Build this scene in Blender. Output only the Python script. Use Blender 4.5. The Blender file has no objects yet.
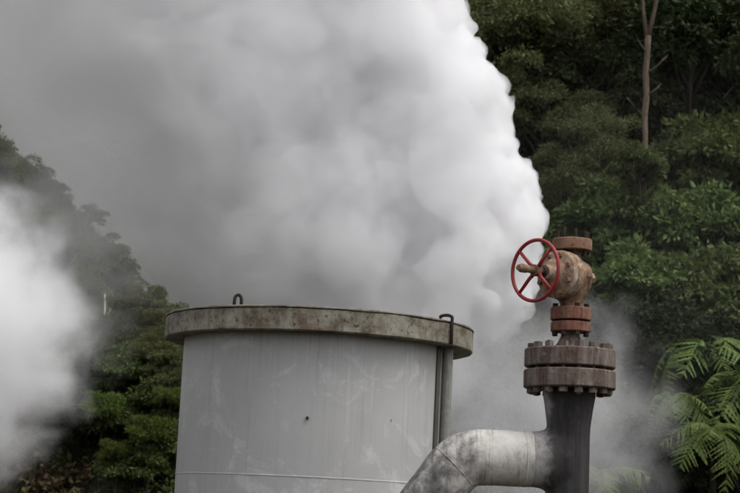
import bpy, bmesh, math, random
import numpy as np
from mathutils import Vector, Matrix, Euler, noise

random.seed(11)
rng = np.random.default_rng(11)
sc = bpy.context.scene
COL = sc.collection
PI = math.pi

# ------------------------------------------------------------------ camera
F, W, H = 1800.0, 740.0, 493.0
CAMZ = 1.6
PITCH = math.radians(8.8)
ROLL = math.radians(2.1)
cam_d = bpy.data.cameras.new('camera')
cam = bpy.data.objects.new('camera', cam_d)
COL.objects.link(cam)
cam.location = (0, 0, CAMZ)
CAMROT = Matrix.Rotation(PI / 2 + PITCH, 3, 'X') @ Matrix.Rotation(ROLL, 3, 'Z')
cam.rotation_euler = CAMROT.to_euler()
cam_d.sensor_width = 36
cam_d.lens = F / W * 36
cam_d.clip_end = 2000
cam_d.clip_start = 0.1
sc.camera = cam
cam_d.dof.use_dof = True
cam_d.dof.focus_distance = 14.0
cam_d.dof.aperture_fstop = 4.5


def ray(px, py):
    v = CAMROT @ Vector(((px - W / 2) / F, -(py - H / 2) / F, -1.0))
    return v / v.y


def at(px, py, Y):
    return Vector((0, 0, CAMZ)) + ray(px, py) * Y


# ------------------------------------------------------------------ objects
def tag(o, label=None, cat=None, group=None, kind=None):
    if label: o['label'] = label
    if cat: o['category'] = cat
    if group: o['group'] = group
    if kind: o['kind'] = kind
    return o


def empty(name, loc, rz=0.0):
    o = bpy.data.objects.new(name, None)
    COL.objects.link(o)
    o.location = loc
    o.rotation_euler = (0, 0, rz)
    o.empty_display_size = 0.2
    return o


def obj(name, me, mat, parent=None, smooth=True, angle=None):
    if isinstance(me, bmesh.types.BMesh):
        m = bpy.data.meshes.new(name)
        bmesh.ops.recalc_face_normals(me, faces=me.faces)
        me.to_mesh(m)
        me.free()
        me = m
    if mat: me.materials.append(mat)
    if smooth:
        me.polygons.foreach_set('use_smooth', [True] * len(me.polygons))
        if angle is not None:
            me.set_sharp_from_angle(angle=math.radians(angle))
    o = bpy.data.objects.new(name, me)
    COL.objects.link(o)
    if parent: o.parent = parent
    return o


def raw_mesh(name, verts, faces):
    me = bpy.data.meshes.new(name)
    me.from_pydata(verts, [], faces)
    me.update()
    return me


def lathe(profile, seg=96, axis=None, org=None, bm=None):
    """closed profile [(r, z)...] spun round an axis (a 3x3 basis whose z is the axis)."""
    bm = bm or bmesh.new()
    B = axis or Matrix.Identity(3)
    org = Vector(org or (0, 0, 0))
    rings = []
    for (r, z) in profile:
        if r < 1e-6:
            rings.append([bm.verts.new(org + B @ Vector((0, 0, z)))])
        else:
            rings.append([bm.verts.new(org + B @ Vector((r * math.cos(2 * PI * k / seg), r * math.sin(2 * PI * k / seg), z))) for k in range(seg)])
    for a, b in zip(rings[:-1], rings[1:]):
        for k in range(seg):
            k2 = (k + 1) % seg
            if len(a) == 1 and len(b) == 1: continue
            if len(a) == 1: bm.faces.new((a[0], b[k], b[k2]))
            elif len(b) == 1: bm.faces.new((a[k], b[0], a[k2]))
            else: bm.faces.new((a[k], b[k], b[k2], a[k2]))
    return bm


def ring_profile(r0, r1, z0, z1, c=0.006):
    """hollow ring cross-section, closed on itself with small chamfers"""
    return [(r0, z0 + c), (r0 + c, z0), (r1 - c, z0), (r1, z0 + c), (r1, z1 - c), (r1 - c, z1), (r0 + c, z1), (r0, z1 - c), (r0, z0 + c)]


def disc_profile(r, z0, z1, c=0.006):
    return [(0, z0), (r - c, z0), (r, z0 + c), (r, z1 - c), (r - c, z1), (0, z1)]


def tube(points, radii, seg=16, bm=None, cap=True):
    bm = bm or bmesh.new()
    pts = [Vector(p) for p in points]
    if not hasattr(radii, '__len__'): radii = [radii] * len(pts)
    up = None
    rings = []
    for i, p in enumerate(pts):
        d = (pts[min(i + 1, len(pts) - 1)] - pts[max(i - 1, 0)]).normalized()
        if up is None:
            up = d.orthogonal().normalized()
        else:
            up = (up - d * up.dot(d)).normalized()
        s = d.cross(up)
        rings.append([bm.verts.new(p + (up * math.cos(2 * PI * k / seg) + s * math.sin(2 * PI * k / seg)) * radii[i]) for k in range(seg)])
    for a, b in zip(rings[:-1], rings[1:]):
        for k in range(seg):
            bm.faces.new((a[k], b[k], b[(k + 1) % seg], a[(k + 1) % seg]))
    if cap:
        bm.faces.new(rings[0][::-1])
        bm.faces.new(rings[-1])
    return bm


def basis(d):
    d = Vector(d).normalized()
    x = d.orthogonal().normalized() if abs(d.z) > .9 else Vector((0, 0, 1)).cross(d).normalized()
    y = d.cross(x)
    return Matrix((x, y, d)).transposed()


def roughen(me, amp, scale, seed=0.0):
    for v in me.vertices:
        p = v.co * scale + Vector((seed, seed, seed))
        v.co += v.normal * (noise.fractal(p, 1.0, 2.0, 4) * amp)


# ------------------------------------------------------------------ materials
class NT:
    def __init__(self, name):
        self.m = bpy.data.materials.new(name)
        self.m.use_nodes = True
        self.t = self.m.node_tree
        self.t.nodes.clear()
        self.out = self.n('ShaderNodeOutputMaterial')

    def n(self, typ, **kw):
        nd = self.t.nodes.new(typ)
        for k, v in kw.items():
            if k.startswith('_'):
                setattr(nd, k[1:], v)
            else:
                nd.inputs[k.replace('_', ' ')].default_value = v
        return nd

    def l(self, a, b): self.t.links.new(a, b)

    def coord(self, scale=(1, 1, 1), kind='Object'):
        tc = self.n('ShaderNodeTexCoord')
        mp = self.n('ShaderNodeMapping')
        mp.inputs['Scale'].default_value = scale
        self.l(tc.outputs[kind], mp.inputs['Vector'])
        return mp.outputs['Vector']

    def noise(self, vec, scale, detail=5, rough=.6, dist=0.0):
        nd = self.n('ShaderNodeTexNoise')
        nd.inputs['Scale'].default_value = scale
        nd.inputs['Detail'].default_value = detail
        nd.inputs['Roughness'].default_value = rough
        nd.inputs['Distortion'].default_value = dist
        self.l(vec, nd.inputs['Vector'])
        return nd.outputs['Fac']

    def ramp(self, fac, stops, interp='LINEAR'):
        r = self.n('ShaderNodeValToRGB')
        r.color_ramp.interpolation = interp
        e = r.color_ramp.elements
        while len(e) < len(stops): e.new(.5)
        for i, (p, c) in enumerate(stops):
            e[i].position = p
            if not hasattr(c, '__len__'): c = (c, c, c)
            e[i].color = (*c, 1)
        self.l(fac, r.inputs['Fac'])
        return r.outputs['Color']

    def mix(self, fac, a, b, mode='MIX'):
        m = self.n('ShaderNodeMix', _data_type='RGBA', _blend_type=mode)
        for i, v in ((0, fac), (6, a), (7, b)):
            if isinstance(v, bpy.types.NodeSocket): self.l(v, m.inputs[i])
            elif hasattr(v, '__len__'): m.inputs[i].default_value = (*v, 1)
            else: m.inputs[i].default_value = v
        return m.outputs[2]

    def math(self, op, a, b=None, c=None, clamp=False):
        m = self.n('ShaderNodeMath', _operation=op, _use_clamp=clamp)
        for i, v in enumerate((a, b, c)):
            if v is None: continue
            if isinstance(v, bpy.types.NodeSocket): self.l(v, m.inputs[i])
            else: m.inputs[i].default_value = v
        return m.outputs[0]

    def smooth(self, v, a, b, lo=0., hi=1.):
        m = self.n('ShaderNodeMapRange', _interpolation_type='SMOOTHSTEP')
        self.l(v, m.inputs[0])
        for i, x in enumerate((a, b, lo, hi)): m.inputs[i + 1].default_value = x
        return m.outputs[0]

    def surface(self, color, rough=.7, metal=0., bump=None, bstr=.3, bdist=.01, spec=.4):
        p = self.n('ShaderNodeBsdfPrincipled')
        for k, v in (('Base Color', color), ('Roughness', rough), ('Metallic', metal), ('Specular IOR Level', spec)):
            if isinstance(v, bpy.types.NodeSocket): self.l(v, p.inputs[k])
            elif hasattr(v, '__len__'): p.inputs[k].default_value = (*v, 1)
            else: p.inputs[k].default_value = v
        if bump is not None:
            b = self.n('ShaderNodeBump')
            b.inputs['Strength'].default_value = bstr
            b.inputs['Distance'].default_value = bdist
            self.l(bump, b.inputs['Height'])
            self.l(b.outputs[0], p.inputs['Normal'])
        self.l(p.outputs[0], self.out.inputs['Surface'])
        return self.m


def mat_tank():
    k = NT('tank_paint')
    v = k.coord()
    base = k.ramp(k.noise(v, 1.3, 6, .65), [(.3, (.36, .355, .352)), (.7, (.42, .415, .408))])
    # whitish mineral bloom
    bl = k.ramp(k.noise(v, 2.2, 8, .75, .8), [(.52, 0.), (.62, .55), (.75, .15)])
    base = k.mix(bl, base, (.58, .575, .565))
    # vertical runs of water
    run = k.ramp(k.noise(k.coord((9, 9, .35)), 2.0, 4, .6), [(.5, 0.), (.75, .35)])
    base = k.mix(run, base, (.24, .235, .235))
    w = k.ramp(k.noise(k.coord((14, 14, .5), ), 1.3, 5, .6), [(.58, 0.), (.72, .4)])
    base = k.mix(w, base, (.54, .535, .53))
    sx = k.n('ShaderNodeSeparateXYZ')
    k.l(k.coord(), sx.inputs[0])
    ln = k.math('MULTIPLY_ADD', k.noise(k.coord((7, 7, .02)), 1.5, 4, .7), 1.5, -.55)
    dz = k.math('ADD', sx.outputs['Z'], ln)
    rr = k.math('MULTIPLY', k.smooth(dz, 3.15, 3.75, 0., 1.), k.ramp(k.noise(k.coord((26, 26, .25)), 1.4, 4, .6), [(.5, 0.), (.68, .5)]))
    base = k.mix(rr, base, (.20, .165, .13))
    sp = k.ramp(k.noise(v, 7, 3, .5), [(.745, 0.), (.765, .7)])
    base = k.mix(sp, base, (.13, .11, .085))
    return k.surface(base, .62, 0, k.noise(v, 30, 4, .6), .12, .004, .3)


def mat_rim():
    k = NT('weathered_rim')
    v = k.coord()
    n1 = k.noise(v, 5, 8, .72)
    base = k.ramp(n1, [(.32, (.045, .035, .025)), (.45, (.17, .15, .115)), (.56, (.25, .235, .19)), (.72, (.33, .31, .27))])
    rust = k.ramp(k.noise(v, 2.6, 7, .75, .4), [(.52, 0.), (.64, .75)])
    base = k.mix(rust, base, (.095, .060, .034))
    spots = k.ramp(k.noise(v, 24, 4, .7), [(.58, 0.), (.66, .85)])
    base = k.mix(spots, base, (.04, .026, .018))
    st = k.ramp(k.noise(k.coord((14, 14, .7)), 2, 4, .6), [(.5, 0.), (.75, .45)])
    base = k.mix(st, base, (.07, .055, .04))
    return k.surface(base, .85, 0, k.noise(v, 35, 5, .7), .4, .006, .2)


def mat_rust(name, a, b, c, pale=(.42, .38, .33), pale_amt=.5, scale=9., streak=0., pale_pos=.58):
    k = NT(name)
    v = k.coord()
    base = k.ramp(k.noise(v, scale, 8, .7, .3), [(.32, a), (.5, b), (.68, c)])
    if streak:
        s = k.ramp(k.noise(k.coord((14, 14, 1.5)), 1.6, 6, .7, .4), [(.42, 0.), (.64, streak)])
        base = k.mix(s, base, pale)
        s2 = k.ramp(k.noise(k.coord((9, 9, 1.8)), 2.3, 6, .72, .5), [(.52, 0.), (.72, .6)])
        base = k.mix(s2, base, tuple(x * .45 for x in a))
    pl = k.ramp(k.noise(v, scale * 1.4, 7, .7, .6), [(pale_pos, 0.), (pale_pos + .1, pale_amt)])
    base = k.mix(pl, base, pale)
    dk = k.ramp(k.noise(v, scale * 4, 5, .7), [(.56, 0.), (.7, .8)])
    base = k.mix(dk, base, tuple(x * .35 for x in a))
    return k.surface(base, .88, 0, k.noise(v, scale * 5, 6, .7), .55, .006, .2)


def mat_pipe(name, lo, hi, pale, amt, drip=.5):
    k = NT(name)
    v = k.coord()
    base = k.ramp(k.noise(v, 3.5, 8, .7, .4), [(.3, lo), (.7, hi)])
    s = k.ramp(k.noise(k.coord((16, 16, 1.2)), 1.3, 6, .65), [(.45, 0.), (.7, drip)])
    base = k.mix(s, base, tuple(x * .5 for x in lo))
    pl = k.ramp(k.noise(v, 6, 8, .75, .6), [(.5, 0.), (.64, amt)])
    base = k.mix(pl, base, pale)
    r = k.ramp(k.noise(v, 3.2, 7, .75), [(.6, 0.), (.68, .65)])
    base = k.mix(r, base, (.09, .055, .04))
    return k.surface(base, .72, 0, k.noise(v, 26, 6, .7), .35, .005, .3)


def mat_leaf(name, c1, c2, c3, trans=.3):
    k = NT(name)
    g = k.n('ShaderNodeNewGeometry')
    v = k.coord()
    oi = k.n('ShaderNodeObjectInfo')
    big = k.noise(v, .9, 3, .6)
    f = k.math('ADD', k.math('MULTIPLY', g.outputs['Random Per Island'], .55), k.math('MULTIPLY', big, .55))
    col = k.ramp(f, [(.2, c1), (.5, c2), (.85, c3)])
    hs = k.n('ShaderNodeHueSaturation')
    k.l(k.math('MULTIPLY_ADD', oi.outputs['Random'], .03, .485), hs.inputs['Hue'])
    k.l(k.math('MULTIPLY_ADD', oi.outputs['Random'], .5, .75), hs.inputs['Value'])
    k.l(col, hs.inputs['Color'])
    p = k.n('ShaderNodeBsdfPrincipled')
    k.l(hs.outputs[0], p.inputs['Base Color'])
    p.inputs['Roughness'].default_value = .6
    p.inputs['Specular IOR Level'].default_value = .15
    t = k.n('ShaderNodeBsdfTranslucent')
    k.l(hs.outputs[0], t.inputs['Color'])
    m = k.n('ShaderNodeMixShader')
    m.inputs[0].default_value = trans
    k.l(p.outputs[0], m.inputs[1])
    k.l(t.outputs[0], m.inputs[2])
    k.l(m.outputs[0], k.out.inputs['Surface'])
    return k.m


def mat_bark(name, a, b):
    k = NT(name)
    v = k.coord((1, 1, .3))
    return k.surface(k.ramp(k.noise(v, 14, 6, .7), [(.35, a), (.65, b)]), .9, 0, k.noise(v, 22, 5, .7), .6, .02, .2)


M_tank, M_rim = mat_tank(), mat_rim()
M_conduit = mat_pipe('galvanised_pipe', (.17, .165, .14), (.28, .275, .25), (.38, .375, .35), .4)
M_bracket = mat_pipe('shadowed_strip', (.05, .048, .038), (.09, .085, .07), (.14, .13, .11), .3)  # shadow on the backing strip is put into its dark colour
M_dark = mat_rust('blackened_iron', (.02, .015, .012), (.035, .026, .02), (.06, .045, .035), (.12, .1, .085), .3)
M_bigfl = mat_rust('streaked_flange', (.062, .036, .028), (.10, .07, .057), (.145, .11, .092), (.31, .275, .25), .65, 11, .45)
M_smfl = mat_rust('red_rusted_flange', (.085, .04, .028), (.17, .065, .045), (.17, .10, .07), (.3, .22, .17), .5, 7, .35)
M_topfl = mat_rust('orange_brown_rust', (.12, .065, .04), (.22, .125, .08), (.29, .18, .125), (.48, .38, .3), .5)
M_body = mat_rust('tan_rust', (.10, .056, .035), (.21, .13, .082), (.30, .20, .135), (.46, .38, .30), .6, 8)
M_bonnet = mat_rust('scaled_bonnet', (.13, .07, .042), (.27, .18, .12), (.36, .28, .21), (.52, .47, .41), .75, 10, 0, .53)
M_red = NT('red_wheel_paint')
_v = M_red.coord()
_c = M_red.ramp(M_red.noise(_v, 14, 6, .7), [(.3, (.22, .014, .017)), (.6, (.33, .022, .026)), (.8, (.37, .06, .05))])
_c = M_red.mix(M_red.ramp(M_red.noise(_v, 28, 5, .75), [(.55, 0.), (.62, .8)]), _c, (.10, .04, .025))
M_red = M_red.surface(_c, .5, 0, M_red.noise(_v, 60, 4, .6), .2, .003, .45)
def mat_elbow():
    """cream mineral crust on the straight run, dark mottled soot on the bend"""
    k = NT('crusted_elbow')
    v = k.coord()
    crust = k.ramp(k.noise(v, 5, 9, .72, .5), [(.28, (.30, .28, .255)), (.5, (.54, .515, .48)), (.72, (.68, .65, .60))])
    soot = k.ramp(k.noise(v, 9, 9, .75, .3), [(.35, (.055, .053, .052)), (.5, (.16, .155, .15)), (.68, (.40, .385, .36))])
    sx = k.n('ShaderNodeSeparateXYZ')
    tc = k.n('ShaderNodeTexCoord')
    k.l(tc.outputs['Object'], sx.inputs[0])
    n1 = k.math('MULTIPLY_ADD', k.noise(v, 4.5, 7, .7, .4), 1.5, -.75)
    f = k.smooth(k.math('ADD', sx.outputs['X'], n1), -.98, -.55, 1., 0.)
    col = k.mix(f, crust, soot)
    b = k.ramp(k.noise(k.coord((24, 2, 2)), 1.2, 5, .65), [(.52, 0.), (.66, .55)])      # rusty bands round the pipe
    col = k.mix(b, col, (.12, .085, .065))
    bl = k.ramp(k.noise(v, 3.3, 8, .75, .8), [(.56, 0.), (.68, .55)])
    col = k.mix(bl, col, (.09, .08, .07))
    return k.surface(col, .8, 0, k.noise(v, 26, 7, .75), .5, .006, .25)


M_elbow = mat_elbow()


def mat_tee():
    """sooty wet riser whose branch keeps the pale crust of the elbow"""
    k = NT('dark_wet_riser')
    v = k.coord()
    dark = k.ramp(k.noise(v, 3.5, 8, .7, .4), [(.3, (.014, .014, .016)), (.7, (.034, .031, .032))])
    s_ = k.ramp(k.noise(k.coord((18, 18, .9)), 1.3, 6, .65), [(.45, 0.), (.7, .5)])
    dark = k.mix(s_, dark, (.085, .066, .06))
    pale = k.ramp(k.noise(v, 7, 8, .7, .4), [(.3, (.22, .21, .2)), (.65, (.40, .385, .37))])
    sx = k.n('ShaderNodeSeparateXYZ')
    tc = k.n('ShaderNodeTexCoord')
    k.l(tc.outputs['Object'], sx.inputs[0])
    nz = k.math('MULTIPLY_ADD', k.noise(v, 9, 6, .7), .22, -.11)
    f = k.smooth(k.math('ADD', sx.outputs['X'], nz), -.24, -.11, 1., 0.)
    r = k.ramp(k.noise(v, 5, 7, .75), [(.56, 0.), (.66, .5)])
    col = k.mix(f, dark, pale)
    col = k.mix(r, col, (.09, .06, .05))
    return k.surface(col, .7, 0, k.noise(v, 26, 6, .7), .35, .005, .3)


M_vert = mat_tee()

L_fine = mat_leaf('fine_dull_leaves', (.055, .064, .024), (.10, .112, .042), (.18, .185, .08))
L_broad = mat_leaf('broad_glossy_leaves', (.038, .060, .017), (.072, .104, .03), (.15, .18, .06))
L_dark = mat_leaf('shade_dark_leaves', (.013, .020, .007), (.023, .032, .011), (.042, .054, .018), .2)  # leaf colour darkened to stand in for the forest's near-black shade
L_fern = mat_leaf('fern_fronds', (.065, .10, .022), (.105, .155, .036), (.15, .205, .055), .35)
L_bright = mat_leaf('bright_tufted_leaves', (.06, .085, .02), (.10, .14, .03), (.17, .21, .05), .35)
L_brown = mat_leaf('withered_leaves', (.05, .032, .02), (.09, .06, .038), (.12, .10, .05), .2)
B_dark = mat_bark('dark_bark', (.03, .024, .018), (.06, .05, .04))
B_pale = mat_bark('pale_bark', (.065, .048, .034), (.17, .13, .095))
B_fern = mat_bark('fern_trunk_fibre', (.01, .008, .006), (.022, .018, .013))
B_white = mat_bark('bleached_wood', (.34, .33, .31), (.46, .45, .43))
_g = NT('earth')
_v = _g.coord()
M_ground = _g.surface(_g.ramp(_g.noise(_v, .8, 8, .7), [(.35, (.022, .02, .012)), (.6, (.05, .042, .027)), (.8, (.075, .06, .042))]), .95, 0, _g.noise(_v, 5, 6, .7), .8, .1, .1)
_g = NT('backdrop_slope')  # dark surface of the added backdrop behind the steam
_v = _g.coord()
M_far = _g.surface(_g.ramp(_g.noise(_v, .35, 8, .75), [(.35, (.012, .02, .01)), (.65, (.04, .055, .025))]), .95, 0, _g.noise(_v, .8, 6, .7), 1., 1., .1)


# ------------------------------------------------------------------ terrain
def smst(a, b, x):
    t = min(1, max(0, (x - a) / (b - a)))
    return t * t * (3 - 2 * t)


def terrain(x, y):
    cl = max(2.0, 9.6 - (x + 7.8) * 1.12 - .7 * math.exp(-((x + 5.3) / .9) ** 2)) if x < 0 else 2.0
    cl = min(cl, 22)
    cr = 30 * smst(-3.0, 2.2, x)
    crest = max(cl, cr)
    y0 = 27 + 2.2 * smst(0, -6, x)
    s = .9 if x > 0 else .9 + .3 * smst(0, -4, x)
    h = max(0, (y - y0) * s)
    h = crest * math.tanh(h / crest) if cr < cl else min(h, crest)
    n = noise.fractal(Vector((x * .35, y * .35, 0)), 1, 2, 4) * .45
    return h + n * smst(0, 2.5, h) + noise.noise(Vector((x * .8, y * .8, 3))) * .02


def build_terrain():
    xs = sorted(set([-600, -300, -150, -80, -50] + list(np.arange(-34, 34.1, .8)) + [50, 80, 150, 300, 600]))
    ys = sorted(set([-300, -100, -40, -10, 0, 10, 18] + list(np.arange(20, 64, .8)) + [70, 80, 100, 140, 200, 400, 900]))
    vs = [(x, y, terrain(x, y)) for y in ys for x in xs]
    n = len(xs)
    fs = [(j * n + i, j * n + i + 1, (j + 1) * n + i + 1, (j + 1) * n + i) for j in range(len(ys) - 1) for i in range(n - 1)]
    tag(obj('ground', raw_mesh('ground', vs, fs), M_ground), kind='structure')
    # forested slope added far back so thin steam shows dark grey against it
    xs = np.linspace(-220, 220, 90)
    ys = np.linspace(95, 260, 34)
    vs = []
    for y in ys:
        for x in xs:
            t = (y - 95) / 165
            h = 88 * math.sin(min(1, t * 1.35) * PI / 2) + noise.fractal(Vector((x * .03, y * .03, 9)), 1, 2, 5) * 9
            vs.append((x, y, h * smst(0, .08, t) - .4 - t * 3))
    n = len(xs)
    fs = [(j * n + i, j * n + i + 1, (j + 1) * n + i + 1, (j + 1) * n + i) for j in range(len(ys) - 1) for i in range(n - 1)]
    tag(obj('backdrop_hills', raw_mesh('backdrop_hills', vs, fs), M_far), kind='structure')


build_terrain()


# ------------------------------------------------------------------ tank
TANK_Y = 17.0
ppm = F / TANK_Y
c_rim = at(315.5, 326.5, TANK_Y)
tank = empty('steel_tank', (c_rim.x, TANK_Y, 0))
tag(tank, 'large round grey steel tank with a rusty rim, steam rising behind it', 'tank')
RZ = c_rim.z
R_RIM, R_BODY = 1.452, 1.272
BH = .196
TILT = math.radians(.7)
tank.rotation_euler = (0, TILT, 0)
bm = lathe([(R_BODY - .012, 0.0), (R_BODY, 0.0), (R_BODY, RZ - .06), (R_BODY - .012, RZ - .06), (R_BODY - .012, 0.0)], 160)
body = obj('shell', bm, M_tank, tank, angle=40)
SEAM = RZ - (477.4 - 325) / ppm - .01
bm = bmesh.new()
for zz in (SEAM, SEAM - 1.2):
    pr = [(R_BODY - .002, zz - .011), (R_BODY + .002, zz - .006), (R_BODY + .0032, zz), (R_BODY + .002, zz + .006), (R_BODY - .002, zz + .011)]
    lathe(pr, 160, bm=bm)
seam = obj('weld_seam', bm, M_tank, tank)
roughen(seam.data, .002, 30)
# small rusty lug on the shell
p = at(304, 418, 15.75) - Vector((c_rim.x, TANK_Y, 0))
a = math.atan2(p.y, p.x)
bm = tube([Vector((math.cos(a), math.sin(a), 0)) * (R_BODY - .01) + Vector((0, 0, p.z)), Vector((math.cos(a), math.sin(a), 0)) * (R_BODY + .022) + Vector((0, 0, p.z))], .014, 10)
obj('stud', bm, M_dark, tank, angle=30)
bm = lathe(ring_profile(R_BODY + .002, R_RIM, RZ - BH, RZ, .01), 200)
rim = obj('rim', bm, M_rim, tank, angle=40)
roughen(rim.data, .006, 2.5)
bm = lathe(ring_profile(R_RIM - .10, R_RIM + .008, RZ + .003, RZ + .02, .004), 200)
lip = obj('rim_lip', bm, M_rim, tank, angle=40)
roughen(lip.data, .006, 4)


def hook(name, px, py, h, w, front_leg, r=.013):
    p = at(px, py, TANK_Y - 1.0) - Vector((c_rim.x, TANK_Y, 0))
    ang = math.atan2(-math.sqrt(max(0.01, 1.42 ** 2 - p.x ** 2)), p.x)
    d = Vector((math.cos(ang), math.sin(ang), 0))
    tn = Vector((1, 0, 0))
    base = d * (R_RIM - .06) + Vector((0, 0, RZ + .012))
    pts = []
    if front_leg:
        q0 = base - Vector((.04, 0, 0))
        q1 = d * (R_RIM + .024)
        q1.z = RZ + .012
        pts = [q0 + Vector((0, 0, h * .72))]
        for i in range(9):
            t = i / 8 * PI
            m = q0.lerp(q1, .5 - .5 * math.cos(t))
            pts.append(Vector((m.x, m.y, RZ + .012 + h * .6 + h * .4 * math.sin(t))))
        pts.append(Vector((q1.x, q1.y, RZ - .05)))
        pts.append(Vector((q1.x, q1.y, RZ - .19)))
    else:
        pts = [base - tn * w / 2 - Vector((0, 0, .02))]
        for i in range(9):
            t = i / 8 * PI
            pts.append(base - tn * (w / 2) * math.cos(t) + Vector((0, 0, h * .55 + h * .45 * math.sin(t))))
        pts.append(base + tn * w / 2 - Vector((0, 0, .02)))
    return obj(name, tube(pts, r, 12), M_dark, tank)


hook('lifting_eye', 233, 306, .105, .062, False, .015)
hook('hook', 443, 324, .06, .07, True, .015)
# conduit down the right side on its backing strip
th = math.radians(-90 + 66)
d = Vector((math.cos(th), math.sin(th), 0))
bm = tube([d * (R_BODY + .047) + Vector((0, 0, .0)), d * (R_BODY + .047) + Vector((0, 0, RZ - BH - .002))], .045, 28)
obj('drain_pipe', bm, M_conduit, tank, angle=40)
th2 = math.radians(-90 + 60.5)
bm = bmesh.new()
q = []
for dth in (-.026, .026):
    for rr in (R_BODY + .001, R_BODY + .016):
        for z in (0.0, RZ - BH - .002):
            q.append(bm.verts.new((math.cos(th2 + dth) * rr, math.sin(th2 + dth) * rr, z)))
for f in ((0, 1, 3, 2), (4, 6, 7, 5), (0, 4, 5, 1), (2, 3, 7, 6), (1, 5, 7, 3), (0, 2, 6, 4)):
    bm.faces.new([q[i] for i in f])
obj('backing_strip', bm, M_bracket, tank, smooth=False)

# ------------------------------------------------------------------ wellhead: dark pipe, elbow, flanges, valve
TY = 13.0
k = F / TY


def hz(px, py): return at(px, py, TY)


axis = hz(568, 460)
AX = axis.x
well = empty('wellhead', (AX, TY, 0))
tag(well, 'dark steel wellhead pipe with bolted flanges, a side elbow and a rusty valve', 'wellhead')


def zl(py, px=568): return hz(px, py).z


zf = {n: zl(y) for n, y in dict(bt=350, bm_=368, bm2=371, bb=389, nb=400, nt=344.5, st=308, sm=320.5, sm2=322.5, sb=332, snb=340, tt=239.5, tb=251, tst=229.5).items()}
RV = 21.3 / k
RB = 46 / k
# vertical pipe with flared hub under the flange
zt = zf['bb']
# big flange pair
lo = obj('flange', lathe(disc_profile(RB, zf['bb'], zf['bm2'], .008), 120), M_bigfl, well, angle=35)
up = obj('flange', lathe(disc_profile(RB - .003, zf['bm_'], zf['bt'], .008), 120), M_bigfl, well, angle=35)
obj('gasket', lathe(disc_profile(RB - .045, zf['bm2'] + .001, zf['bm_'] - .001, .002), 80), M_dark, well, angle=35)


def hexbolt(parent, mat, x, y, z0, z1, stud_r, nut_r, nut_h, ends=(1, 1), name='bolt', stick=.02):
    bm = bmesh.new()
    tube([(x, y, z0 - (stick if ends[0] else 0)), (x, y, z1 + (stick if ends[1] else 0))], stud_r, 12, bm)
    a0 = random.random() * PI
    for e, za, zb in ((ends[0], z0 - nut_h, z0 - .001), (ends[1], z1 + .001, z1 + nut_h)):
        if not e: continue
        r1 = [bm.verts.new((x + nut_r * math.cos(a0 + i * PI / 3), y + nut_r * math.sin(a0 + i * PI / 3), za)) for i in range(6)]
        r2 = [bm.verts.new((x + nut_r * math.cos(a0 + i * PI / 3), y + nut_r * math.sin(a0 + i * PI / 3), zb)) for i in range(6)]
        bm.faces.new(r1[::-1])
        bm.faces.new(r2)
        for i in range(6): bm.faces.new((r1[i], r1[(i + 1) % 6], r2[(i + 1) % 6], r2[i]))
    bmesh.ops.recalc_face_normals(bm, faces=bm.faces)
    return obj(name, bm, mat, parent, smooth=False)


NB = 16
for i in range(NB):
    a = 2 * PI * (i + .3) / NB
    x, y = math.cos(a) * (RB - .052), math.sin(a) * (RB - .052)
    hexbolt(well, M_bigfl, x, y, zf['bb'], zf['bt'], .017, .033, .038 + random.uniform(-.003, .003), stick=.04 + random.uniform(-.008, .012))
# tapered spool neck between the two flange pairs
rs = 20.5 / k
bm = lathe([(0, zf['bt']), (.125, zf['bt']), (.115, zf['bt'] + .02), (.085, zf['snb'] - .01), (.068, zf['sb'] - .03), (.066, zf['sb']), (0, zf['sb'])], 48)
obj('neck', bm, M_bigfl, well, angle=40)
obj('flange', lathe(disc_profile(rs - .003, zf['sb'], zf['sm2'], .005), 72), M_smfl, well, angle=35)
obj('gasket', lathe(disc_profile(rs - .03, zf['sm2'] + .001, zf['sm'] - .001, .001), 48), M_dark, well, angle=35)

# side elbow
EC = hz(470, 458.5)      # centre of the run at the top of the bend
zE = hz(500, 458).z
re = 27.6 / k
zx = zE
x_in = hz(531, 458).x - AX
x_b = hz(482, 458).x - AX
Rb = .44
dl = Vector((-1, -.05, 0)).normalized()
pts, rad = [], []
Rb = .28
BEND = math.radians(56)
# riser and branch stub grown together as one smooth tee
bm = lathe([(0, 0), (RV, 0.0), (RV, zt - .34), (RV + .004, zt - .26), (RV + .022, zt - .13), (RV + .036, zt - .05), (RV + .04, zt - .002), (0, zt - .002)], 72)
for t_ in range(1):
    ps, rr = [], []
    for t in np.linspace(0, 1, 12):
        x = (x_in - .02) * t
        ps.append(Vector((x, x * .05, zx)))
        rr.append(re + .10 * (1 - smst(0, .95, t)) ** 1.5)
    b2 = tube(ps, rr, 64)
    for v in b2.verts:                      # narrower in depth where it enters the riser
        u = 1 - smst(0, abs(x_in), abs(v.co.x))
        lim = 1 - .42 * u
        v.co.y = v.co.x * .05 + (v.co.y - v.co.x * .05) * lim
    tmp = bpy.data.meshes.new('tmp')
    b2.to_mesh(tmp)
    b2.free()
    bm.from_mesh(tmp)
    bpy.data.meshes.remove(tmp)
tee = obj('riser_pipe', bm, M_vert, well)
m_ = tee.modifiers.new('weld', 'REMESH')
m_.mode = 'VOXEL'
m_.voxel_size = .011
m_.use_smooth_shade = True
m_ = tee.modifiers.new('fair', 'SMOOTH')
m_.iterations = 14
m_.factor = .6
pts = []
for t in np.linspace(0, 1, 8): pts.append(Vector((x_in + (x_b - x_in) * t, (x_in + (x_b - x_in) * t) * .05, zx)))
B0 = pts[-1].copy()
for i in range(1, 17):
    a = BEND * i / 16
    pts.append(B0 + dl * (Rb * math.sin(a)) - Vector((0, 0, Rb * (1 - math.cos(a)))))
D0 = (pts[-1] - pts[-2]).normalized()
tail = pts[-1]
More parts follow.
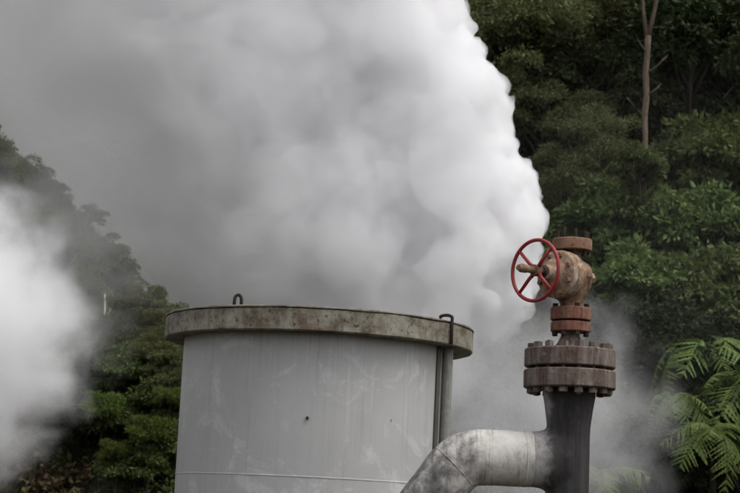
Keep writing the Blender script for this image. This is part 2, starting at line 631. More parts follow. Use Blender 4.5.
for i in range(1, 9): pts.append(tail + D0 * (.11 * i))
A1 = pts[-1].copy()
for i in range(1, 9):                # turns down into the ground
    a = (PI / 2 - BEND) * i / 8
    d2 = Vector((-math.cos(BEND + a), 0, -math.sin(BEND + a)))
    A1 = A1 + d2 * .05
    pts.append(A1.copy())
pts.append(Vector((A1.x, A1.y, 0.0)))
rad = [re] * len(pts)
el = obj('elbow_pipe', tube(pts, rad, 64), M_elbow, well, angle=50)
roughen(el.data, .004, 5)


def weld(i, mat, w=.009, name='weld_bead'):
    c = pts[i]
    d_ = (pts[i + 1] - pts[i - 1]).normalized()
    bm = lathe([(re - .003, -w), (re + .003, -w * .5), (re + .0045, 0), (re + .003, w * .5), (re - .003, w)], 64, basis(d_), c)
    o = obj(name, bm, mat, well)
    roughen(o.data, .003, 40)


weld(1, M_elbow, .006)
weld(20, M_elbow, .007)

# ---- rusty valve on top
valve = empty('gate_valve', (AX, TY, 0))
tag(valve, 'rusty brown gate valve with a red handwheel bolted on top of the dark pipe', 'valve')
for py in (0,):
    pass
obj('flange', lathe(disc_profile(rs, zf['sm'], zf['st'], .005), 72), M_smfl, valve, angle=35)
for i in range(8):
    a = 2 * PI * (i + .35) / 8
    x, y = math.cos(a) * (rs - .026), math.sin(a) * (rs - .026)
    hexbolt(valve, M_dark, x, y, zf['sb'] - .001, zf['st'], .011, .02, .026, stick=.016)
# body: bulged block on the riser axis
zc = hz(574, 277).z
vx = hz(576, 277).x - AX
ax_ang = math.radians(6.4)
phi = math.radians(41)
n = Vector((-math.sin(phi + ax_ang), -math.cos(phi + ax_ang), 0))    # wheel axis towards the camera's left
OFF = Vector((hz(571.5, 277).x - AX, 0, 0))
zb0, zb1 = zf['st'], zf['tb']
prof = [(0, zb0), (.088, zb0), (.078, zb0 + .022), (.082, zb0 + .045), (.115, zb0 + .08), (.138, zc - .03), (.142, zc + .03), (.125, zc + .075), (.09, zc + .11), (.07, zc + .135), (.066, zb1 - .008), (.074, zb1), (0, zb1)]
bd = obj('valve_body', lathe(prof, 64), M_body, valve, angle=60)
roughen(bd.data, .006, 9)
# octagonal cheek and plug at the rear right
BN = basis(-n)
back = Vector((0, 0, zc)) - n * .05
side = Vector((n.y * -1, n.x, 0))
rgt = Vector((math.cos(ax_ang * -1), math.sin(-ax_ang), 0))
BR = basis(Vector((.95, .30, 0)))
bm = lathe([(0, .0), (.125, 0.), (.125, .10), (.10, .125), (.06, .14), (0, .14)], 8, BR, (0.0, 0, zc - .005))
obj('side_boss', bm, M_body, valve, smooth=False)
bm = lathe([(0, .13), (.042, .13), (.042, .165), (.03, .178), (0, .178)], 6, BR, (0.0, 0, zc + .0))
obj('plug', bm, M_bonnet, valve, smooth=False)
# bonnet flange and bonnet along the wheel axis
BW = basis(n)
C0 = Vector((0, 0, zc))
HUB = .395
bm = lathe([(0, .06), (.165, .06), (.178, .07), (.178, .115), (.17, .122), (0, .122)], 56, BW, C0)
o = obj('bonnet_flange', bm, M_bonnet, valve, angle=35)
roughen(o.data, .003, 12)
bm = lathe([(0, .124), (.17, .124), (.176, .130), (.174, .172), (.158, .182), (.118, .186), (.108, .20), (.098, .225), (.082, .236), (.062, .245), (.052, .27), (.05, .30), (0, .30)], 56, BW, C0)
o = obj('bonnet', bm, M_bonnet, valve, angle=50)
roughen(o.data, .005, 11)
for i in range(8):
    a = 2 * PI * (i + .5) / 8
    o_ = BW @ Vector((math.cos(a) * .147, math.sin(a) * .147, 0))
    bm = tube([C0 + o_ + n * .175, C0 + o_ + n * .205], .017, 6)
    obj('bolt', bm, M_body, valve, smooth=False)
bm = lathe([(0, .245), (.028, .245), (.028, .30), (.036, .302), (.036, .32), (.026, .324), (.024, HUB - .03), (.0, HUB - .03)], 24, BW, C0)
obj('yoke_sleeve', bm, M_dark, valve, angle=35)
bm = lathe([(0, HUB + .02), (.026, HUB + .02), (.026, HUB + .10), (.031, HUB + .102), (.031, HUB + .15), (.023, HUB + .158), (.023, HUB + .178), (0, HUB + .182)], 24, BW, C0)
o = obj('stem', bm, M_body, valve, angle=35)
roughen(o.data, .003, 25)
# handwheel > rim, spokes, hub
HC = C0 + n * HUB
Rw = 32 / k - .012
bm = bmesh.new()
R_ = []
for i in range(96):
    a = 2 * PI * i / 96
    R_.append(HC + BW @ Vector((math.cos(a) * Rw, math.sin(a) * Rw, 0)))
seg = 14
rings = []
for i in range(96):
    a = 2 * PI * i / 96
    rad_ = BW @ Vector((math.cos(a), math.sin(a), 0))
    rings.append([bm.verts.new(R_[i] + rad_ * (.0135 * math.cos(2 * PI * j / seg)) + n * (.0135 * math.sin(2 * PI * j / seg))) for j in range(seg)])
for i in range(96):
    for j in range(seg):
        bm.faces.new((rings[i][j], rings[(i + 1) % 96][j], rings[(i + 1) % 96][(j + 1) % seg], rings[i][(j + 1) % seg]))
wheel = obj('handwheel', bm, M_red, valve)
for i in range(4):
    a = PI / 4 + i * PI / 2 + .02
    dd = BW @ Vector((math.cos(a), math.sin(a), 0))
    bm = tube([HC - n * .012 + dd * .03, HC + dd * .08, HC + dd * (Rw - .006)], [.0165, .0135, .0115], 12)
    obj('spoke', bm, M_red, wheel)
bm = lathe([(0, -.035), (.04, -.035), (.042, -.028), (.042, .015), (.036, .022), (0, .022)], 28, BW, HC)
obj('hub', bm, M_body, wheel, angle=40)
# top flange with bare studs
rt = 20 / k
bm = lathe(disc_profile(rt, zf['tb'], zf['tt'], .006), 64, org=(0, 0, 0))
o = obj('flange', bm, M_topfl, valve, angle=35)
roughen(o.data, .002, 14)
for i in range(8):
    a = 2 * PI * (i + .12) / 8
    x, y = math.cos(a) * (rt - .035), math.sin(a) * (rt - .035)
    hexbolt(valve, M_dark, x, y, zf['tb'] - .0, zf['tt'] + (.07 + random.uniform(-.015, .02) if i in (0, 4, 5, 6, 7) else .01), .015, .02, .024, ends=(1, 0), name='stud', stick=.05 if i in (6, 7) else .02)


# ------------------------------------------------------------------ vegetation
def leaf_mesh(name, P, Nn, size, aspect=.42, droop=.5):
    """one folded leaf (4 verts, 2 tris) per point; P positions, Nn outward directions"""
    n_ = len(P)
    d = Nn + rng.normal(0, .55, (n_, 3))
    d[:, 2] -= droop
    d /= np.linalg.norm(d, axis=1, keepdims=True)
    r = rng.normal(0, 1, (n_, 3))
    s = np.cross(d, r)
    s /= np.linalg.norm(s, axis=1, keepdims=True) + 1e-9
    up = np.cross(s, d)
    L = (size * rng.uniform(.6, 1.35, n_))[:, None]
    a = P
    b = P + d * L * .5 + s * L * aspect * .5 + up * L * .08
    c = P + d * L - up * L * .1
    e = P + d * L * .5 - s * L * aspect * .5 + up * L * .08
    V = np.stack([a, b, c, e], 1).reshape(-1, 3)
    me = bpy.data.meshes.new(name)
    me.vertices.add(n_ * 4)
    me.vertices.foreach_set('co', V.ravel().astype('f'))
    idx = (np.arange(n_) * 4)[:, None]
    tri = np.concatenate([idx + np.array([[0, 1, 2]]), idx + np.array([[0, 2, 3]])], 1).reshape(-1)
    me.loops.add(n_ * 6)
    me.loops.foreach_set('vertex_index', tri.astype('i'))
    me.polygons.add(n_ * 2)
    me.polygons.foreach_set('loop_start', (np.arange(n_ * 2) * 3).astype('i'))
    me.update(calc_edges=True)
    return me


def rand_dirs(n_):
    v = rng.normal(0, 1, (n_, 3))
    return v / np.linalg.norm(v, axis=1, keepdims=True)


def crown_points(R, flat, nclump, per, cr=(.22, .42), top=.0):
    """clumps on and in an uneven ellipsoid of radius R"""
    P, N, C = [], [], []
    for i in range(nclump):
        d = rand_dirs(1)[0]
        if d[2] < -.55: d[2] *= -.5
        rr = R * rng.uniform(.45, 1.0) ** .6 * (1 + .18 * math.sin(d[0] * 5 + d[2] * 4))
        c = d * rr * np.array([1, 1, flat])
        q = R * rng.uniform(*cr)
        m = int(per * (q / R / .32) ** 2)
        u = rand_dirs(m)
        u[:, 2] = np.abs(u[:, 2]) * .9 - .25 + rng.normal(0, .15, m)
        rad = q * rng.uniform(.35, 1.0, m)[:, None] ** .5
        P.append(c + u * rad * np.array([1, 1, .75]))
        N.append(u * .8 + d * .4)
        C.append(c)
    return np.concatenate(P), np.concatenate(N), C


def trunk_bm(base, top, r0, r1, limbs, bend=.12, seg=10):
    base, top = Vector(base), Vector(top)
    n_ = 8
    L = (top - base).length
    pts_ = []
    for i in range(n_ + 1):
        t = i / n_
        j = Vector((math.sin(t * 5 + base.x), math.cos(t * 4.1 + base.y), 0)) * bend * t * (1.1 - t) * L * .5
        pts_.append(base.lerp(top, t) + j)
    bm = tube(pts_, [r0 + (r1 - r0) * (i / n_) for i in range(n_ + 1)], seg)
    for c in limbs:
        c = Vector(c)
        f = random.uniform(.45, .95)
        s0 = pts_[int(f * n_)]
        mid = s0.lerp(c, .5) + Vector((0, 0, .08 * L * random.random()))
        tube([s0, mid, c], [r0 * .42, r0 * .25, r0 * .08], 6, bm)
    return bm


def proto_tree(kind, seed, R=1.0, flat=.85, nclump=36, per=150, size=.1, aspect=.42, mat=None, bark=None, th=6.0, cr=(.22, .42), droop=.5, r0=.07, drop=1.7):
    global rng
    rng = np.random.default_rng(seed)
    random.seed(seed)
    P, N, C = crown_points(R, flat, nclump, per, cr)
    me = leaf_mesh('crown', P, N, size, aspect, droop)
    me.materials.append(mat)
    limbs = [c * .9 for c in C if np.linalg.norm(c) < R * 1.1][:12]
    bm = trunk_bm((0, 0, -1.9), (0, 0, R * .35), r0, r0 * .4, limbs)
    tube([(0, 0, -th), (0, 0, -1.9)], [r0 * 1.3, r0], 10, bm)
    tm = bpy.data.meshes.new('trunk')
    bmesh.ops.recalc_face_normals(bm, faces=bm.faces)
    bm.to_mesh(tm)
    bm.free()
    tm.materials.append(bark)
    tm.polygons.foreach_set('use_smooth', [True] * len(tm.polygons))
    return kind, me, tm, R, drop


def find_ground(px, py, drop):
    """depth along the pixel's ray where the ground lies `drop` below it"""
    r = ray(px, py)
    Y = 24.0
    while Y < 60:
        p_ = Vector((0, 0, CAMZ)) + r * Y
        if p_.z - drop <= terrain(p_.x, p_.y): return Y
        Y += .1
    return None


def place(proto, px, py, scale, label, cat='tree', group=None, Y=None, rz=None):
    kind, cm, tm, R, th = proto
    if Y is None:
        Y = find_ground(px, py, th * scale * .8) or 41.0
    c = at(px, py, Y)
    g = terrain(c.x, c.y)
    need = c.z - g + .15
    root = empty(kind, (c.x, c.y, g), random.random() * 6.28 if rz is None else rz)
    tag(root, label, cat, group)
    o = bpy.data.objects.new('crown', cm)
    COL.objects.link(o)
    o.parent = root
    o.location = (0, 0, c.z - g)
    o.scale = (scale,) * 3
    t = bpy.data.objects.new('trunk', tm)
    COL.objects.link(t)
    t.parent = root
    t.location = (0, 0, c.z - g)
    t.scale = (scale,) * 3
    return root


T_fine = proto_tree('tufted_tree', 3, nclump=70, per=420, size=.068, aspect=.34, mat=L_fine, bark=B_dark, cr=(.18, .34))
T_fine2 = proto_tree('tufted_tree', 5, nclump=64, per=420, size=.068, aspect=.34, mat=L_fine, bark=B_dark, cr=(.16, .36), flat=1.1)
T_broad = proto_tree('bushy_tree', 8, nclump=54, per=170, size=.135, aspect=.44, mat=L_broad, bark=B_dark, cr=(.2, .4))
T_broad2 = proto_tree('bushy_tree', 9, nclump=60, per=160, size=.14, aspect=.46, mat=L_broad, bark=B_dark, cr=(.18, .38), flat=.7, droop=.8)
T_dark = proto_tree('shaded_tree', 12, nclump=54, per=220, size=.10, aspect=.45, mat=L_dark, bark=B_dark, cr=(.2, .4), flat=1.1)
T_small = proto_tree('hill_tree', 15, nclump=44, per=300, size=.075, aspect=.42, mat=L_fine, bark=B_dark, cr=(.2, .42), flat=.9)

RG = 'trees on the slope right of the steam'
LG = 'trees on the hillside left of the tank'
right = [
    (T_fine, 500, 40, 1.75, 'dull green tufted tree, topmost at the right edge of the steam'),
    (T_fine2, 570, 25, 1.5, 'olive green tufted tree at the top edge, left of the bare pale trunk'),
    (T_fine, 545, 118, 1.25, 'dull green tree beside the steam, just under the topmost tufted trees'),
    (T_dark, 600, 100, 1.3, 'dark tree left of the bare pale trunk, halfway down it'),
    (T_fine2, 585, 178, 1.25, 'grey green tree above and behind the top studs of the valve'),
    (T_broad2, 640, 165, .5, 'small leafy tree around the foot of the bare pale trunk'),
    (T_dark, 690, 70, 1.7, 'nearly black tree just right of the pale trunk near the top'),
    (T_dark, 745, 30, 1.8, 'nearly black tree in the top right corner of the forest'),
    (T_dark, 650, -10, 1.4, 'nearly black crown behind the fork of the pale trunk'),
    (T_broad, 700, 175, 1.25, 'broad leaved green bush below the dark gap at the right'),
    (T_broad2, 745, 150, 1.2, 'broad leaved green bush at the right edge level with the foot of the pale trunk'),
    (T_broad2, 655, 228, 1.15, 'broad leaved green bush to the upper right of the valve'),
    (T_broad, 610, 232, 1.1, 'broad leaved green bush directly right of the top of the valve'),
    (T_broad, 725, 245, 1.15, 'leafy green bush at the right edge level with the valve'),
    (T_broad2, 690, 290, 1.1, 'leafy green bush just above the tree fern at the right'),
    (T_broad, 635, 295, 1.05, 'leafy green bush right of the small red flange'),
    (T_broad2, 745, 320, 1.1, 'leafy green bush at the right edge above the tree fern'),
    (T_dark, 625, 360, 1.1, 'dark bush in thin mist right of the large flange'),
    (T_dark, 690, 370, 1.1, 'dark bush behind the tree fern fronds at lower right'),
    (T_dark, 600, 440, 1.0, 'dark bush low beside the dark pipe in thin mist'),
    (T_dark, 665, 455, 1.0, 'dark bush under the tree fern near the bottom edge'),
    (T_dark, 740, 420, 1.1, 'dark bush at the right edge below the tree fern'),
    (T_dark, 535, 380, 1.1, 'dark bush seen dimly in steam left of the large flange'),
]
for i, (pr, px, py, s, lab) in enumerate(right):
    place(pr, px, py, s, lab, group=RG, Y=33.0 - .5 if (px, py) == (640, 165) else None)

left = [
    (T_small, -12, 172, .62, 'green tree highest on the left ridge at the edge of the photo'),
    (T_small, 22, 184, .5, 'bright green tree on the left ridge, second from the photo edge'),
    (T_fine2, 50, 206, .42, 'small pale tree on the left ridge fading into the steam'),
    (T_small, 90, 220, .3, 'smallest lone tree standing up from the middle of the left ridge'),
    (T_fine2, 68, 250, .5, 'tree half lost in white steam left of the lone ridge tree'),
    (T_fine, 100, 258, .45, 'dark rounded tree right below the lone ridge tree'),
    (T_small, 124, 285, .42, 'rounded tree of the ridge line above the white bare trunk'),
    (T_small, 150, 312, .42, 'tree of the left ridge line second from the tank rim'),
    (T_fine, 168, 332, .42, 'lowest tree of the left ridge line touching the tank rim'),
    (T_fine2, 130, 330, .5, 'tree right of the foot of the thin white bare trunk'),
    (T_small, 84, 300, .5, 'tree in thin steam left of the white bare trunk'),
    (T_small, 95, 345, .5, 'tree at the right edge of the white cloud, below the bare trunk'),
    (T_fine, 150, 362, .5, 'dull green tree beside the tank just under the ridge line'),
    (T_broad, 122, 380, .5, 'leafy tree in the middle of the slope left of the tank'),
    (T_fine2, 172, 385, .45, 'tree against the tank side a little below the rim'),
    (T_dark, 88, 392, .5, 'dark tree fading into the lower right of the white cloud'),
    (T_broad, 158, 412, .45, 'bright leafy bush against the tank, second from the bottom'),
    (T_broad2, 118, 425, .45, 'bright leafy bush low on the slope left of the tank'),
    (T_dark, 75, 430, .5, 'dark bush below the white cloud'),
    (T_broad, 165, 450, .4, 'leafy bush against the tank near the bottom edge'),
    (T_broad2, 135, 470, .42, 'leafy bush at the bottom edge right of the brown withered leaves'),
    (T_fine, 40, 235, .5, 'tree veiled by the upper edge of the white cloud'),
]
for pr, px, py, s, lab in left:
    place(pr, px, py - 3, s * 1.22, lab, group=LG)


# tall bare pale trunk with a fork
def bare_tree():
    base = at(646, 165, 33.0)
    g = terrain(base.x, base.y)
    root = empty('forked_tree', (base.x, base.y, g))
    tag(root, 'tall slender tree with a bare pale forked trunk in front of the dark forest', 'tree')
    o3 = Vector((base.x, base.y, g))
    wp = [at(x_, y_, 33) - o3 for x_, y_ in ((644, 160), (645.5, 138), (644.5, 116), (646.5, 96), (645.5, 74), (647.5, 54), (648, 36))]
    p0 = Vector((0.0, 0, -.1))
    bm = tube([p0] + wp, [.085, .058, .056, .06, .052, .055, .051, .054], 14)
    for i_, dx_, dz_ in ((2, -.35, .3), (4, .4, .35), (5, -.3, .4), (3, .25, .2)):
        tube([wp[i_], wp[i_] + Vector((dx_ * .5, -.1, dz_ * .4)), wp[i_] + Vector((dx_, -.15, dz_))], [.018, .012, .004], 6, bm)
    f1 = [wp[-1] - Vector((.02, 0, .05)), at(643, 10, 33) - o3, at(641, -30, 33.1) - o3, at(630, -110, 33.3) - o3]
    f2 = [wp[-1] - Vector((-.0, 0, .05)), at(654, 12, 33) - o3, at(662, -25, 32.9) - o3, at(672, -110, 32.6) - o3]
    tube(f1, [.046, .038, .033, .02], 10, bm)
    tube(f2, [.05, .046, .04, .02], 10, bm)
    t = obj('trunk', bm, B_pale, root)
    roughen(t.data, .02, 4)
    c = T_fine[1].copy()
    c.name = 'crown'
    cr_ = obj('crown', c, None, root)
    cr_.location = at(650, -125, 33) - o3
    cr_.scale = (1.7, 1.7, 1.1)


bare_tree()

# thin white bare trunk on the left hill
DY = find_ground(104, 328, -.1) - 3.2
b = at(104, 328, DY)
g = terrain(b.x, b.y)
root = empty('dead_tree', (b.x, b.y, g))
tag(root, 'thin white bare dead trunk standing on the misty left hillside', 'tree')
t_ = at(105, 294, DY) - Vector((b.x, b.y, g))
bm = tube([(0, 0, -.1), (0.02, 0, t_.z * .5), (t_.x, 0, t_.z)], [.03, .026, .016], 8)
tube([(.02, 0, t_.z * .7), (.10, .02, t_.z * .82)], [.012, .005], 6, bm)
obj('trunk', bm, B_white, root)


# ferns
def frond_mesh(L, seed, arch=.55, wid=.30):
    random.seed(seed)
    V, Fc = [], []
    N_ = 19
    prev = None

    def spine(t): return Vector((L * t * (1 - .12 * t), 0, L * (arch * t - arch * 1.9 * t * t)))
    for i in range(N_ + 1):                                   # flat-sided midrib
        p_ = spine(i / N_)
        w = .012 * (1 - .8 * i / N_)
        b0 = len(V)
        V += [p_ + Vector((0, -w, 0)), p_ + Vector((0, 0, w)), p_ + Vector((0, w, 0)), p_ + Vector((0, 0, -w))]
        if i:
            for j in range(4): Fc.append((b0 - 4 + j, b0 - 4 + (j + 1) % 4, b0 + (j + 1) % 4, b0 + j))
    for i in range(2, N_):
        t = i / N_
        p_ = spine(t)
        d_ = (spine(t + .01) - spine(t - .01)).normalized()
        ll = L * 1.25 * wid * math.sin(PI * min(1, (t * .93 + .05))) ** .7
        for s in (-1, 1):
            ll_ = ll
            if random.random() < .06: continue
            ll = ll_ * random.uniform(.75, 1.1)
            lat = (Vector((0, s, 0)) + d_ * random.uniform(.25, .6) + Vector((0, 0, -.3 + random.uniform(-.2, .1)))).normalized()
            w = L / N_ * 1.6
            m = 5
            for q_ in range(m):                                # each leaflet is a row of lobes
                a0, a1 = q_ / m, (q_ + 1.5) / m
                c0 = p_ + lat * ll * a0 + Vector((0, 0, -.10 * ll * a0 * a0))
                c1 = p_ + lat * ll * a1 + Vector((0, 0, -.10 * ll * a1 * a1))
                cm_ = (c0 + c1) / 2
                ww = w * (1 - .8 * a0) * .46
                b0 = len(V)
                V += [c0, cm_ + d_ * ww, c1, cm_ - d_ * ww]
                Fc.append((b0, b0 + 1, b0 + 2, b0 + 3))
            ll = ll_
    return raw_mesh('frond', [tuple(v) for v in V], Fc)


FRONDS = [frond_mesh(1.0, 1), frond_mesh(1.0, 2, .4, .34), frond_mesh(1.0, 4, .7, .28)]
for f in FRONDS: f.materials.append(L_fern)


def fern(px, py, Y, L, n_, label, group, fwd=2.3, tr=.05):
    Y = (find_ground(px, py, .75) or Y) - fwd
    c = at(px, py, Y)
    g = terrain(c.x, c.y)
    if c.z < g + .1: c.z = g + .1
    root = empty('tree_fern', (c.x, c.y, g))
    tag(root, label, 'fern', group)
    bm = tube([(0, 0, -.1), (.03, 0, (c.z - g) * .5), (0, 0, c.z - g)], [tr * 1.2, tr, tr * .9], 10)
    t = obj('trunk', bm, B_fern, root)
    for i in range(n_ + 3):
        o = bpy.data.objects.new('frond', FRONDS[i % 3])
        COL.objects.link(o)
        o.parent = root
        o.location = (0, 0, c.z - g)
        az = 2 * PI * (i + random.uniform(-.25, .25)) / n_
        o.rotation_euler = (random.uniform(-.5, .5), random.uniform(-.35, .5), az)
        s = L * random.uniform(.6, 1.1)
        o.scale = (s, s, s)
    return root


random.seed(5)
RF = 'tree ferns at the lower right'
fern(700, 350, 27.2, 1.25, 15, 'largest bright green tree fern right of the valve, topmost of its cluster', RF)
fern(742, 385, 26.6, 1.2, 15, 'bright tree fern at the right edge below the topmost one', RF)
fern(672, 398, 27.0, .9, 14, 'paler misted tree fern of the cluster nearest the pipe', RF)
fern(712, 432, 27.0, .95, 14, 'tree fern lowest of the right cluster', RF)
fern(602, 474, 27.0, .8, 11, 'small fern low beside the right side of the dark pipe', RF)
T_bright = proto_tree('tufted_bush', 31, nclump=38, per=110, size=.19, aspect=.24, mat=L_bright, bark=B_dark, cr=(.22, .42), flat=.8, droop=.25)
LF = 'bright tufted bushes left of the tank'
for px, py, s_, lab in ((103, 408, .36, 'bright yellow green tufted bush farthest from the tank'),
                        (150, 432, .34, 'bright yellow green tufted bush close to the tank side'),
                        (118, 452, .26, 'small tufted yellow green bush low down, between the two larger bright ones'),
                        (170, 398, .24, 'smallest bright tufted bush, highest against the tank side')):
    Yb = find_ground(px, py, .9) - .5
    place(T_bright, px, py, s_, lab, 'bush', LF, Y=Yb)


# undergrowth: ground cover over the slopes, one mass
def undergrowth(name, x0, x1, y0, y1, n_, size, mat, label, hmin=.0, amp=.55):
    xs = rng.uniform(x0, x1, n_)
    ys = rng.uniform(y0, y1, n_)
    P = np.zeros((n_, 3))
    for i in range(n_):
        b_ = terrain(xs[i], ys[i])
        m = noise.noise(Vector((xs[i] * .9, ys[i] * .9, 5))) * .5 + .5
        P[i] = (xs[i], ys[i], b_ + m * amp * rng.uniform(0.1, 1))
    N = np.tile(np.array([[0, -.7, .6]]), (n_, 1)) + rng.normal(0, .3, (n_, 3))
    me = leaf_mesh(name, P, N, size, .5, .5)
    o = obj(name, me, mat, smooth=False)
    tag(o, label, 'undergrowth', kind='stuff')


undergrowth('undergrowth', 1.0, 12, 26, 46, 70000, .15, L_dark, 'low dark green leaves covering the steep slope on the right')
undergrowth('undergrowth', -14, -1.0, 28, 45, 75000, .10, L_broad, 'low green leaves covering the hillside left of the tank', amp=.8)
undergrowth('withered_undergrowth', -9.5, -4.6, 25.5, 31, 16000, .16, L_brown, 'brown withered leaves at the foot of the left hillside', amp=1.3)


# ------------------------------------------------------------------ steam
def steam_material(name, build, aniso=.2, col=(.977, .975, .979), step=1.0):
    k_ = NT(name)
    pv = k_.n('ShaderNodeVolumePrincipled')
    pv.inputs['Color'].default_value = (*col, 1)
    pv.inputs['Anisotropy'].default_value = aniso
    dn = build(k_)
    if isinstance(dn, bpy.types.NodeSocket): k_.l(dn, pv.inputs['Density'])
    else: pv.inputs['Density'].default_value = dn
    k_.l(pv.outputs[0], k_.out.inputs['Volume'])
    try: k_.m.cycles.volume_step_rate = step
    except Exception: pass
    return k_.m


def sphere_union(name, S, voxel, mat, disp=()):
    """closed cauliflower skin round many overlapping puffs"""
    bm = bmesh.new()
    for (x, y, z, r) in S:
        bmesh.ops.create_icosphere(bm, subdivisions=3 if r > .5 else 2, radius=r, matrix=Matrix.Translation((x, y, z)))
    me = bpy.data.meshes.new(name)
    bm.to_mesh(me)
    bm.free()
    o = obj(name, me, mat)
    m = o.modifiers.new('remesh', 'REMESH')
    m.mode = 'VOXEL'
    m.voxel_size = voxel
    m.use_smooth_shade = True
    s = o.modifiers.new('smooth', 'SMOOTH')
    s.iterations = 2
    for i, (sz, st) in enumerate(disp):
        t = bpy.data.textures.new(name + '_puffs', 'VORONOI' if st < 0 else 'CLOUDS')
        t.noise_scale = sz
        if st > 0: t.noise_depth = 3
        else: t.distance_metric = 'DISTANCE'
        d_ = o.modifiers.new('puffs', 'DISPLACE')
        d_.texture = t
        d_.texture_coords = 'GLOBAL'
        d_.strength = st
        d_.mid_level = .45 if st > 0 else .35
    m = o.modifiers.new('heal', 'REMESH')
    m.mode = 'VOXEL'
    m.voxel_size = voxel
    m.use_smooth_shade = True
    return o


PY = 23.5
edge = [(400, -190), (425, -110), (440, -50), (455, 0), (470, 28), (484, 58), (494, 88), (508, 112), (511, 135), (524, 160), (533, 185), (541, 212), (545, 235), (538, 262), (532, 285), (522, 310), (505, 335), (490, 360)]
E3 = [at(x, y, PY) for x, y in edge]
random.seed(21)
S = []


def edge_x(z):
    if z >= E3[0].z: return E3[0].x
    for a_, b_ in zip(E3[:-1], E3[1:]):
        if b_.z <= z <= a_.z:
            t = (z - b_.z) / (a_.z - b_.z + 1e-9)
            return b_.x + (a_.x - b_.x) * t
    return E3[-1].x


# big masses
z = 2.4
while z < 13.5:
    ex = edge_x(z)
    for x in np.arange(-8.5, ex - 1.2, .8):
        S.append((x, PY + random.uniform(-.25, .6), z + random.uniform(-.3, .3), random.uniform(1.4, 1.7)))
    S.append((ex - 1.35, PY, z, 1.25))
    z += .9
# billows along the right edge and over the front
z = E3[-1].z
while z < 13:
    for dy in (-1.5, -1.0, -.5, 0, .5, 1.1):
        ex = edge_x(z)
        r = random.choice((.2, .28, .36, .5))
        inset = .26 * dy * dy
        S.append((ex - r * 1.0 - inset + random.uniform(-.2, .1), PY + dy + random.uniform(-.15, .15), z + random.uniform(-.15, .15), r))
    z += .27
z = E3[-1].z
while z < 12:
    for q_ in range(3):
        r = random.uniform(.07, .19)
        dy = random.uniform(-.9, .6)
        ex = edge_x(z)
        S.append((ex - r * .7 - .25 * dy * dy + random.uniform(-.14, .1), PY + dy, z + random.uniform(-.1, .1), r))
    z += .13
for px_, py_, r_ in ((434, 14, .34), (455, 66, .3), (480, 102, .38), (484, 142, .22), (500, 178, .34), (508, 222, .42), (512, 258, .3), (505, 296, .28), (446, 42, .2), (496, 160, .18), (468, 84, .16), (512, 200, .18)):
    c_ = at(px_, py_, PY)
    S.append((c_.x, PY - .1, c_.z, r_))
    for q_ in range(5):
        a_ = random.uniform(-1.2, 1.2)
        S.append((c_.x + math.cos(a_) * r_ * .8, PY - .1 + random.uniform(-.3, .2), c_.z + math.sin(a_) * r_ * .8, r_ * random.uniform(.25, .5)))
for i in range(150):                                           # puffs on the face turned to the camera
    z = random.uniform(3.2, 10.5)
    x = random.uniform(-6, edge_x(z) - 1.1)
    r = random.uniform(.3, .75)
    S.append((x, PY - 1.62 + r * .8 + random.uniform(-.08, .15), z, r))


def plume_density(k_):
    tc = k_.n('ShaderNodeTexCoord')
    sx = k_.n('ShaderNodeSeparateXYZ')
    k_.l(tc.outputs['Object'], sx.inputs[0])
    nz = k_.noise(tc.outputs['Object'], .55, 3, .55, .0)
    nn = k_.math('MULTIPLY_ADD', nz, 2.0, -1.0)
    # thins out towards the lower left, over the ridge
    s = k_.math('ADD', k_.math('MULTIPLY_ADD', sx.outputs['X'], .634, 3.0), k_.math('MULTIPLY_ADD', sx.outputs['Z'], .773, -4.986))
    s = k_.math('ADD', s, k_.math('MULTIPLY', nn, 1.3))
    fl = k_.smooth(s, -.2, 2.6, .0, 1.)
    # and towards the ground
    zb = k_.math('ADD', sx.outputs['Z'], k_.math('MULTIPLY', nn, .7))
    fb = k_.smooth(zb, 2.5, 4.9, .12, 1.)
    fb = k_.math('POWER', fb, 2.2)
    # densest to the right
    fx = k_.smooth(k_.math('ADD', sx.outputs['X'], nn), -5.0, .8, .12, 1.)
    d_ = k_.math('MULTIPLY', k_.math('MULTIPLY', fl, fb), fx)
    # the face turned to the camera is looser than the core
    fr = k_.smooth(k_.math('ADD', sx.outputs['Y'], k_.math('MULTIPLY', nn, .5)), PY - 1.9, PY - .5, .16, 1.)
    d_ = k_.math('MULTIPLY', d_, fr)
    # its low right flank frays away into mist
    fe = k_.smooth(k_.math('ADD', sx.outputs['X'], k_.math('MULTIPLY', nn, .5)), .6, 1.75, 1., .02)
    fz = k_.smooth(zb, 3.9, 4.8)
    d_ = k_.math('MULTIPLY', d_, k_.math('MAXIMUM', fe, fz))
    fine = k_.smooth(k_.noise(tc.outputs['Object'], 2.3, 6, .65, 1.0), .34, .6, .45, 1.)
    d_ = k_.math('MULTIPLY', d_, fine)
    return k_.math('MULTIPLY', d_, 7.5)


M_plume = steam_material('steam', plume_density, step=.5)
pl = sphere_union('steam_plume', S, .042, M_plume, ((.7, .3), (.42, -.15), (.19, -.10), (.08, -.035), (.12, .09)))
tag(pl, 'huge billowing white plume of steam rising behind the tank', 'steam', kind='stuff')


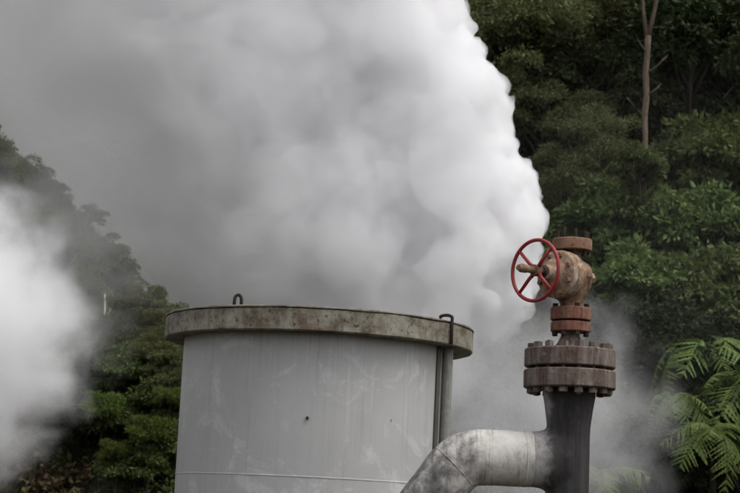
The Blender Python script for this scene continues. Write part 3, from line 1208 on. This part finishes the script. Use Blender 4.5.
def soft_cloud(name, c, rad_, dens, label, nsc=.9, namp=.9, step=1.0, edge_=(0., .9)):
    """ellipsoid of steam that fades to nothing before its skin"""
    def bld(k_):
        tc = k_.n('ShaderNodeTexCoord')
        mp = k_.n('ShaderNodeMapping')
        mp.inputs['Scale'].default_value = tuple(1 / r for r in rad_)
        k_.l(tc.outputs['Object'], mp.inputs['Vector'])
        ln = k_.n('ShaderNodeVectorMath', _operation='LENGTH')
        k_.l(mp.outputs[0], ln.inputs[0])
        nz = k_.noise(tc.outputs['Object'], nsc, 4, .6, .3)
        inv = k_.math('SUBTRACT', 1.0, ln.outputs['Value'])
        f0 = k_.smooth(inv, 0.0, .2)
        f1 = k_.smooth(k_.math('ADD', inv, k_.math('MULTIPLY_ADD', nz, namp, -namp * .5)), edge_[0], edge_[1])
        return k_.math('MULTIPLY', k_.math('MULTIPLY', f0, f1), dens)
    m = steam_material('drifting_' + name, bld, step=step)
    bm = bmesh.new()
    bmesh.ops.create_icosphere(bm, subdivisions=4, radius=1.0, matrix=Matrix.Diagonal((*rad_, 1)))
    o = obj(name, bm, m)
    o.location = c
    tag(o, label, 'steam', kind='stuff')
    return o


soft_cloud('steam_cloud', at(-58, 338, 19.0), (1.95, 1.5, 2.15), 2.6, 'soft white cloud of steam drifting in from the left edge', 1.7, 1.1, .5, (.12, .62))
soft_cloud('steam_bank', Vector((-8.0, 50, 11)), (16, 5.5, 17), .2, 'grey bank of steam hanging behind the left ridge', .25, .6, 1.0)
soft_cloud('steam_veil', at(528, 425, 20.0), (2.0, 1.5, 2.05), .56, 'thin grey mist drifting behind the dark pipe and flanges', 2.0, 1.5, .6, (.05, .8))
soft_cloud('steam_wisp', at(60, 255, 26.0), (1.9, 1.2, 2.4), .5, 'thin wisps of steam trailing across the left ridge', 2.0, 1.7, .6)
soft_cloud('steam_haze', at(640, 270, 27.5), (4.6, 1.6, 4.6), .008, 'faint haze of steam in front of the forest on the right', .8, .6, 1.0, (0., .6))

# ------------------------------------------------------------------ light
SUN_EL, SUN_AZ = math.radians(62), math.radians(120)     # azimuth from +Y towards +X
world = bpy.data.worlds.new('World')
sc.world = world
world.use_nodes = True
wt = world.node_tree
wt.nodes.clear()
sky = wt.nodes.new('ShaderNodeTexSky')
sky.sky_type = 'NISHITA'
sky.sun_disc = False
sky.sun_elevation = SUN_EL
sky.sun_rotation = SUN_AZ
sky.air_density = 1.0
sky.dust_density = 4.0
sky.ozone_density = .3
hs = wt.nodes.new('ShaderNodeHueSaturation')
hs.inputs['Saturation'].default_value = .2      # overcast: the cloud layer takes the blue out
bg = wt.nodes.new('ShaderNodeBackground')
bg.inputs['Strength'].default_value = .15
wo = wt.nodes.new('ShaderNodeOutputWorld')
wt.links.new(sky.outputs[0], hs.inputs['Color'])
wt.links.new(hs.outputs[0], bg.inputs['Color'])
wt.links.new(bg.outputs[0], wo.inputs['Surface'])
sd = bpy.data.lights.new('sun', 'SUN')
sd.energy = .65
sd.angle = math.radians(40)
sd.color = (1, .985, .96)
so = bpy.data.objects.new('sun', sd)
COL.objects.link(so)
sv = Vector((math.sin(SUN_AZ) * math.cos(SUN_EL), math.cos(SUN_AZ) * math.cos(SUN_EL), math.sin(SUN_EL)))
so.rotation_euler = (-sv).to_track_quat('-Z', 'Y').to_euler()
so.location = (10, -10, 30)

# ------------------------------------------------------------------ render
sc.render.engine = 'CYCLES'
cy = sc.cycles
cy.max_bounces = 18
cy.volume_bounces = 18
cy.diffuse_bounces = 3
cy.glossy_bounces = 2
cy.transparent_max_bounces = 8
cy.volume_max_steps = 256
cy.use_adaptive_sampling = True
cy.adaptive_threshold = .045
cy.use_denoising = True
cy.sample_clamp_indirect = 4
sc.view_settings.view_transform = 'Standard'
sc.view_settings.look = 'None'
sc.view_settings.exposure = .5
sc.view_settings.gamma = 1
sc.view_settings.use_curve_mapping = False
